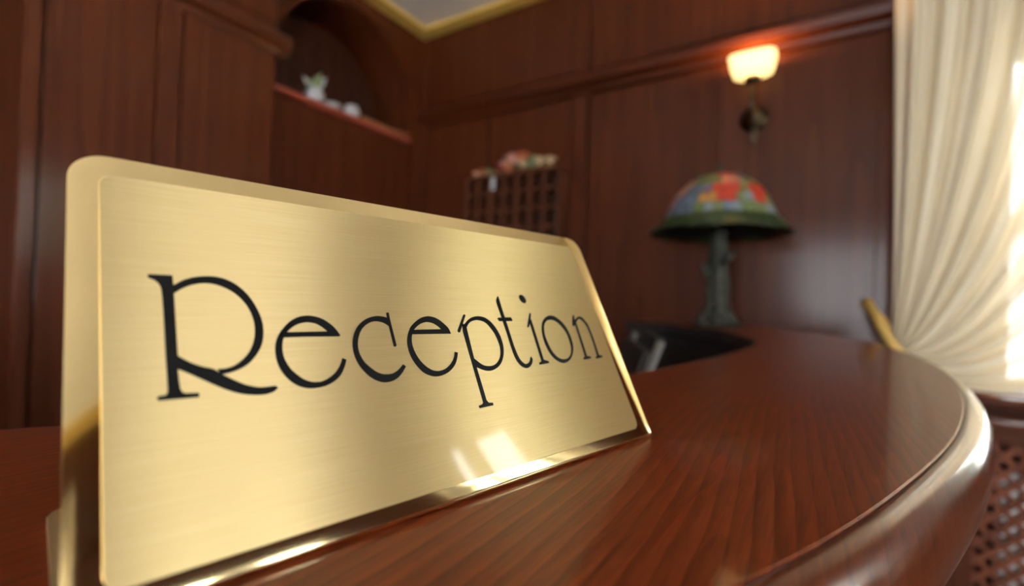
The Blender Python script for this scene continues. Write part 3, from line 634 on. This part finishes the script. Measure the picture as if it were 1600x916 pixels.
po = bpy.data.objects.new('sconce_bulb', pl); po.location = (0, -0.115, 0.215); COL.objects.link(po); po.parent = sc_

# ------------------------------------------------------------------ key rack with dried flowers
KX0, KX1, KZ1, KD = 0.50, 1.10, 1.865, 0.13
KC, KR = 7, 7; CW = (KX1-KX0)/KC; RH = 0.10; KZ0 = KZ1-KR*RH
kr = tag(empty('key_rack', (KX0, -0.012, KZ0)), 'dark wooden pigeonhole key rack hanging on the back wall', 'key rack')
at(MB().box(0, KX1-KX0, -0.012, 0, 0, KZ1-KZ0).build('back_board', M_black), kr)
M_rack = wood('rack_wood', (0.06, 0.017, 0.008), (0.13, 0.04, 0.018), (20, 20, 3), 0.45, 0.2, 0.2, 0.3)
for i in range(KC+1): at(MB().box(i*CW-0.007, i*CW+0.007, -KD, -0.012, 0, KZ1-KZ0).build('upright', M_rack, bevel=0.002), kr)
for j in range(KR+1):
    for i in range(KC): at(MB().box(i*CW+0.007, (i+1)*CW-0.007, -KD+0.004, -0.012, j*RH-0.006, j*RH+0.006).build('shelf', M_rack), kr)
kt = tag(empty('key_tag', (KX0+2.35*CW, -0.012-KD-0.012, KZ1-0.085)), 'pale key tag hanging from the top of the key rack', 'key tag')
at(MB().box(-0.012, 0.012, -0.004, 0.004, 0, 0.07).build('tag', M_white, bevel=0.003), kt)
at(MB().tube([(0, 0, 0.07), (0, 0.004, 0.10), (0, 0.03, 0.105)], 0.002, 6).build('cord', M_twig), kt)
fl = tag(empty('dried_flower_arrangement', (KX0, -0.08, KZ1+0.016)), 'dried flower arrangement of coral and cream blooms lying on the key rack', 'flowers')
FC = {'coral': plain('coral_petal', (0.675, 0.195, 0.09), 0.8, noise=0.3), 'cream': plain('cream_petal', (0.75, 0.57, 0.33), 0.8, noise=0.3), 'rose': plain('rose_petal', (0.75, 0.39, 0.3), 0.8, noise=0.3),
      'maroon': plain('maroon_petal', (0.21, 0.022, 0.027), 0.8, noise=0.3), 'sage': plain('sage_leaf', (0.24, 0.285, 0.135), 0.8, noise=0.3), 'rust': plain('rust_petal', (0.495, 0.15, 0.045), 0.8, noise=0.3)}
rnd = random.Random(5)
def bloom(c, r, mat):
    m = MB()
    for ringi, (n, tilt, rr) in enumerate(((7, 0.35, 1.0), (6, 0.8, 0.8), (4, 1.2, 0.5))):
        for k in range(n):
            a = 2*math.pi*(k+0.5*ringi)/n+rnd.random()*0.3; d = Vector((math.cos(a), math.sin(a), 0)); s = Vector((-d.y, d.x, 0)); u = Vector((0, 0, 1))
            o = d*math.cos(tilt)+u*math.sin(tilt); L = r*rr
            p0 = Vector(c); p1 = p0+o*L*0.6+s*L*0.35; p2 = p0+o*L+u*L*0.1; p3 = p0+o*L*0.6-s*L*0.35
            m.add([p0, p1, p2, p3, p0+o*L*0.55-d*0.006], [(0, 1, 4), (1, 2, 4), (2, 3, 4), (3, 0, 4)])
    m.sphere(c, r*0.28, 8, 5)
    return at(m.build('bloom', mat, fl), fl)
for x, y, z, r, c in ((0.08, 0, 0.02, 0.045, 'rust'), (0.13, -0.02, 0.015, 0.035, 'sage'), (0.20, -0.01, 0.035, 0.045, 'maroon'), (0.255, -0.03, 0.035, 0.05, 'rose'), (0.30, -0.02, 0.06, 0.065, 'rose'), (0.355, -0.02, 0.065, 0.06, 'coral'),
                      (0.29, -0.06, 0.005, 0.045, 'coral'), (0.42, -0.01, 0.045, 0.05, 'sage'), (0.38, -0.05, 0.02, 0.045, 'cream'), (0.47, -0.03, 0.03, 0.05, 'cream'), (0.53, -0.02, 0.03, 0.045, 'cream'), (0.05, -0.03, 0.01, 0.03, 'rose'), (0.44, -0.05, 0.01, 0.04, 'sage')):
    bloom((x, y, z), r, FC[c])
for k in range(16):
    x = 0.03+0.54*rnd.random(); a = rnd.random()*6.28; L = 0.05+0.04*rnd.random(); d = Vector((math.cos(a), math.sin(a)*0.6, 0.35)).normalized(); s = d.cross(Vector((0, 0, 1))).normalized()*0.014
    p = Vector((x, -0.02, 0.012)); at(MB().add([p, p+d*L*0.5+s, p+d*L, p+d*L*0.5-s, p+d*L*0.5+Vector((0, 0, 0.004))], [(0, 1, 4), (1, 2, 4), (2, 3, 4), (3, 0, 4)]).build('leaf', FC['sage'], fl), fl)
at(MB().tube([(0.03, -0.02, 0.01), (0.3, -0.02, 0.014), (0.56, -0.02, 0.01)], 0.005, 8).build('stem', M_twig, fl), fl)

# ------------------------------------------------------------------ ornaments on the niche ledge
def shell_bird(name, y, label, s, sprig):
    r = tag(empty(name, (-0.005, y, NS)), label, 'ornament')
    at(MB().lathe([(0.02*s, 0), (0.05*s, 0.006), (0.066*s, 0.04*s), (0.062*s, 0.07*s), (0.045*s, 0.09*s), (0.05*s, 0.098*s), (0.044*s, 0.1*s), (0.036*s, 0.085*s)], 24, wob=lambda a, z: 1+0.05*math.sin(8*a)).build('pot', M_white, smooth=True), r)
    if sprig:
        rr = random.Random(11)
        for k in range(14):
            a = rr.random()*6.28; L = 0.06+0.05*rr.random(); d = Vector((math.cos(a)*0.6, math.sin(a)*0.7, 0.8)).normalized(); sd = d.orthogonal().normalized()*0.014; p = Vector((0, 0, 0.08*s))
            at(MB().add([p, p+d*L*0.6+sd, p+d*L, p+d*L*0.6-sd], [(0, 1, 2, 3)]).build('leaf', FC['sage'] if k % 3 else M_white, r), r)
    return r
shell_bird('small_pot', -0.80, 'white ceramic pot with green sprigs on the niche ledge', 0.75, True)
shell_bird('small_pot', -0.56, 'plain white ceramic pot without leaves on the niche ledge', 0.66, False)
dish = tag(empty('oval_dish', (-0.02, -0.685, NS)), 'grey oval dish lying between two white pots in the niche', 'dish')
at(MB().lathe([(0.025, 0), (0.045, 0.010), (0.058, 0.03), (0.055, 0.031), (0.042, 0.015), (0.0, 0.008)], 24, cap=False).build('bowl', plain('grey_glaze', (0.33, 0.34, 0.34), 0.4, noise=0.1), smooth=True), dish)
tw = tag(empty('dried_twig_bundle', (-0.002, -0.33, NS)), 'bundle of dry reddish twigs lying at the end of the niche ledge', 'twigs')
rr = random.Random(2)
for k in range(7):
    y = 0.012*k-0.04; z = 0.008+0.005*(k % 3)
    at(MB().tube([(rr.uniform(-.02, .03), -0.17, z), (rr.uniform(-.02, .03), 0.0, z+0.012*rr.random()), (rr.uniform(-.03, .04), 0.19, z+0.03*rr.random())], [0.006, 0.005, 0.003], 6).build('twig', M_twig), tw)

# ------------------------------------------------------------------ office chair behind the counter
ch = tag(empty('office_chair', (1.50, -1.40, 0), 0.433), 'black office chair with silver-edged backrest behind the counter', 'chair')
for y in (-0.2, 0.2): at(MB().tube([(0.10, y, 0.485), (0.215, y, 0.49), (0.24, y, 0.53), (0.452, y, 1.105)], 0.0085, 10).build('back_bar', M_chrome, smooth=True), ch)
at(MB().tube([(0.452, -0.2, 1.105), (0.454, 0.2, 1.105)], 0.007, 10).build('top_bar', M_black, smooth=True), ch)
BM = Matrix.Translation((0.33, 0, 0.80)) @ Matrix.Rotation(0.354, 4, 'Y')
at(MB().box(-0.012, 0.012, -0.186, 0.186, -0.22, 0.30, BM).build('backrest', M_black, bevel=0.008), ch)
at(MB().lathe([(0.03, 0.08), (0.03, 0.25), (0.02, 0.25), (0.02, 0.47)], 16).build('gas_lift', M_chrome, smooth=True), ch)
for k in range(5):
    a = 2*math.pi*k/5
    lg = at(MB().tube([(0.03*math.cos(a), 0.03*math.sin(a), 0.10), (0.29*math.cos(a), 0.29*math.sin(a), 0.075)], [0.022, 0.014], 10).build('base_arm', M_chrome, smooth=True), ch)
    at(MB().sphere((0.29*math.cos(a), 0.29*math.sin(a), 0.032), (0.032, 0.032, 0.032)).build('caster', M_black, smooth=True), lg)
at(MB().box(-0.24, 0.24, -0.24, 0.24, 0.46, 0.53).build('seat', M_black, bevel=0.03, seg=4), ch)

# ------------------------------------------------------------------ curtains
def curtain_mesh(name, M, x_tie, z_tie, W, top, bot_tail, mirror=False, nx=150, nt=60, folds=11, seed=1, dip=0.16):
    """one panel gathered at a tieback: top edge spread along a rod, sides sweep into the tie"""
    rd = random.Random(seed); ph = [rd.uniform(0, 6.28) for _ in range(6)]
    vs = []; fs = []
    for j in range(nt+1):
        t = j/nt
        for i in range(nx+1):
            s = i/nx
            P0 = Vector((s*W, 0, top)); P3 = Vector((0.015+0.06*s, 0, z_tie-0.02*s))
            drop = (top-z_tie)
            P1 = Vector((s*W*0.985, 0, top-drop*(0.40+0.40*s)))
            P2 = Vector((0.02+s*(0.34*W), 0, z_tie+drop*0.22*(1-s)-s*0.42))
            u = 1-t; C = P0*u**3+P1*(3*u*u*t)+P2*(3*u*t*t)+P3*t**3
            amp = 0.042*(1-0.45*t)
            y = amp*math.sin(2*math.pi*folds*s+ph[0]+0.9*math.sin(3.1*s+ph[1]))+0.4*amp*math.sin(2*math.pi*folds*2.3*s+ph[2]+t*1.5)+0.02*math.sin(5*s+ph[3])*t
            vs.append(C+Vector((0, y-0.02*math.sin(math.pi*t), 0)))
    n = nx+1
    fs += [(j*n+i, j*n+i+1, (j+1)*n+i+1, (j+1)*n+i) for j in range(nt) for i in range(nx)]
    base = nt*n; b2 = len(vs); nt2 = 14
    for j in range(1, nt2+1):
        t = j/nt2
        for i in range(nx+1):
            s = i/nx; p = vs[base+i]
            wdt = 0.075+0.16*t**0.8
            vs.append(Vector((0.0+wdt*s, p.y*(1+0.5*t)+0.02*math.sin(9*s+ph[4])*t, p.z+(bot_tail-p.z)*t)))
    fs += [((base+i) if j == 0 else b2+(j-1)*n+i, (base+i+1) if j == 0 else b2+(j-1)*n+i+1, b2+j*n+i+1, b2+j*n+i) for j in range(nt2) for i in range(nx)]
    me = bpy.data.meshes.new('drape'); me.from_pydata([tuple(v) for v in vs], [], fs); me.shade_smooth(); me.materials.append(M)
    uv = me.uv_layers.new(name='UVMap'); n = nx+1
    for lp in me.loops:
        j, i = divmod(lp.vertex_index, n); uv.data[lp.index].uv = (i/nx, j/nt)
    return me
def curtain(name, label, loc, rz, flip, W, z_tie, top, seed, group, mat):
    root = tag(empty(name, loc, rz), label, 'curtain', group)
    me = curtain_mesh('drape', mat, 0, z_tie-loc[2], W, top-loc[2], 0.86-loc[2], seed=seed)
    if flip:
        for v in me.vertices: v.co.x = -v.co.x
        me.flip_normals()
    d = bpy.data.objects.new('drape', me); COL.objects.link(d); d.parent = root
    f = -1 if flip else 1
    # braided tieback: a sloping loop round the gather, up to a hook on the wall
    zt = z_tie-loc[2]
    path = crom([(f*-0.07, 0.12, zt+0.175), (f*-0.055, 0.05, zt+0.165), (f*-0.03, -0.05, zt+0.10), (f*0.015, -0.09, zt+0.015), (f*0.06, -0.075, zt-0.03), (f*0.08, 0.0, zt-0.04), (f*0.05, 0.065, zt-0.01), (f*0.0, 0.085, zt+0.09), (f*-0.06, 0.115, zt+0.165)], 6)
    m = MB(); vs = []
    for p in path: vs += [p+Vector((f*0.009, 0, 0.014)), p-Vector((f*0.009, 0, 0.014))]
    m.add(vs, [(2*i, 2*i+2, 2*i+3, 2*i+1) for i in range(len(path)-1)])
    tb = m.build('tieback', M_tie, root, smooth=True)
    so = tb.modifiers.new('s', 'SOLIDIFY'); so.thickness = 0.008
    MB().tube([(f*-0.065, 0.13, zt+0.165), (f*-0.065, 0.10, zt+0.165), (f*-0.065, 0.095, zt+0.185)], 0.006, 8).build('tie_hook', M_brassd, root)
    return root
CY = -0.13
curtain('sheer_curtain', 'cream sheer curtain tied back with gold braid right of the sconce', (2.46, CY, 0), 0, False, 1.12, 1.04, 2.80, 3, None, M_curtain)
for i, (a, b, za, zb) in enumerate(WIN_RIGHT):
    if i == 1: continue
    for flip in (False, True):
        pos = ('first', '', 'second', 'third')[i]
        curtain('sheer_curtain', 'sheer curtain %s of the %s curtained right wall window from the corner' % ('on the left' if not flip else 'on the right', pos), (RW-0.13, b+0.06 if not flip else a-0.06, 0), -math.pi/2, flip, (b-a)*(0.24 if i == 0 else 0.42), 0.98, zb+0.25, 10+i, 'curtains on the right wall', M_voile)
rod = tag(empty('curtain_rod', (2.45, CY, 2.82)), 'brass curtain rod above the tied-back curtain on the back wall', 'curtain rod')
at(MB().tube([(-0.03, 0, 0), (1.40, 0, 0)], 0.012, 12).build('pole', M_brassd, smooth=True), rod)
for x in (-0.05, 1.42): at(MB().sphere((x, 0, 0), 0.025).build('end_knob', M_brassd, smooth=True), rod)
for x in (0.02, 1.36): at(MB().box(x-0.008, x+0.008, 0.0, 0.13, -0.012, 0.012).build('bracket', M_brassd), rod)

# ------------------------------------------------------------------ radiator and its lattice cover under the window
rx0, rx1, ry, rz0, rz1 = 2.62, 3.9, -0.17, 0.0, 0.835
rc_ = tag(empty('radiator_cover', (rx0, ry, 0)), 'mahogany radiator cover with diagonal lattice grille under the window', 'radiator cover')
W_, H_ = rx1-rx0, rz1
at(MB().box(-0.02, W_+0.02, -0.02, -ry-0.026, H_-0.03, H_).build('cover_top', M_wallh, bevel=0.006), rc_)
at(MB().box(0, W_, 0, 0.02, H_-0.075, H_-0.03).build('top_rail', M_wallh), rc_); at(MB().box(0, W_, 0, 0.02, 0, 0.10).build('bottom_rail', M_wallh), rc_)
for a in (0, W_-0.07): at(MB().box(a, a+0.07, 0, 0.02, 0.10, H_-0.075).build('cover_stile', M_wall), rc_)
lx0, lx1, lz0, lz1 = 0.07, W_-0.07, 0.10, H_-0.075; pit = 0.058; hw = 0.0085
M_lat = wood('lattice_wood', (0.09, 0.024, 0.012), (0.2, 0.06, 0.028), (20, 20, 20), 0.45, 0.2, 0.2, 0.3)
for sgn in (1, -1):
    c = lx0-(lz1-lz0)
    while c < lx1+(lz1-lz0):
        pts = []                                        # line x = c + sgn-dependent z, clipped to the opening
        zs = []
        for z in (lz0, lz1):
            zs.append(z)
        f = (lambda z: c+(z-lz0)) if sgn > 0 else (lambda z: c+(lz1-z))
        za, zb_ = lz0, lz1
        if sgn > 0: za = max(za, lz0+(lx0-c)); zb_ = min(zb_, lz0+(lx1-c))
        else: za = max(za, lz1-(lx1-c)); zb_ = min(zb_, lz1-(lx0-c))
        if zb_-za > 0.02:
            A = Vector((f(za), 0, za)); B = Vector((f(zb_), 0, zb_)); d = (B-A).normalized(); nn = Vector((-d.z, 0, d.x))*hw
            y0_, y1_ = (0.004, 0.009) if sgn > 0 else (0.009, 0.014)
            vs = [p+q+Vector((0, y, 0)) for y in (y0_, y1_) for p, q in ((A, nn), (B, nn), (B, -nn), (A, -nn))]
            MB().add(vs, [(0, 1, 2, 3), (7, 6, 5, 4), (0, 4, 5, 1), (1, 5, 6, 2), (2, 6, 7, 3), (3, 7, 4, 0)]).build('lattice_strip', M_lat, rc_)
        c += pit
rad = tag(empty('radiator', (rx0+0.15, -0.075, 0.0)), 'pale grey radiator behind the lattice cover', 'radiator')
for k in range(12): at(MB().box(0.08*k, 0.08*k+0.078, -0.045, 0.045, 0.10, 0.66).build('section', M_radi, bevel=0.012), rad)
at(MB().tube([(0, 0, 0.16), (0.94, 0, 0.16)], 0.016, 8).build('pipe', M_radi), rad)
for x in (0.1, 0.85): at(MB().box(x-0.015, x+0.015, -0.03, 0.03, 0, 0.10).build('foot', M_radi), rad)

# ------------------------------------------------------------------ outdoors beyond the glass
struct(MB().box(-8, 22, 0.25, 22, -0.5, -0.4).build('ground_north', M_bounce_ground)); struct(MB().box(RW+0.25, 22, -16, 0.25, -0.5, -0.4).build('ground_east', M_bounce_ground))
def tree(loc, h, r, label, seed):
    rd = random.Random(seed); root = tag(empty('garden_tree', loc), label, 'tree', 'garden trees')
    at(MB().tube([(0, 0, 0), (0.05, 0.02, h*0.4), (0, 0, h*0.7)], [0.12, 0.09, 0.05], 8).build('trunk', M_bark, root), root)
    m = MB()
    for k in range(1500):
        d = Vector((rd.gauss(0, 1), rd.gauss(0, 1), rd.gauss(0, 1))).normalized()*r*rd.uniform(0.55, 1.0); p = d+Vector((0, 0, h*0.75)); a = Vector((rd.gauss(0, 1), rd.gauss(0, 1), rd.gauss(0, 1))).normalized(); b = a.orthogonal().normalized()
        m.add([p-a*0.11, p+b*0.05, p+a*0.11, p-b*0.05], [(0, 1, 2, 3)])
    o = m.build('foliage', M_leaf, root); o['kind'] = 'stuff'
tree((5.0, 4.0, -0.4), 3.0, 1.2, 'leafy tree outside the window behind the tied-back curtain', 1)
tree((8.0, 0.8, -0.4), 3.2, 1.3, 'leafy tree outside the right wall nearest the back wall', 2)
tree((8.6, -4.0, -0.4), 3.2, 1.5, 'leafy tree outside the right wall nearest the entrance', 3)
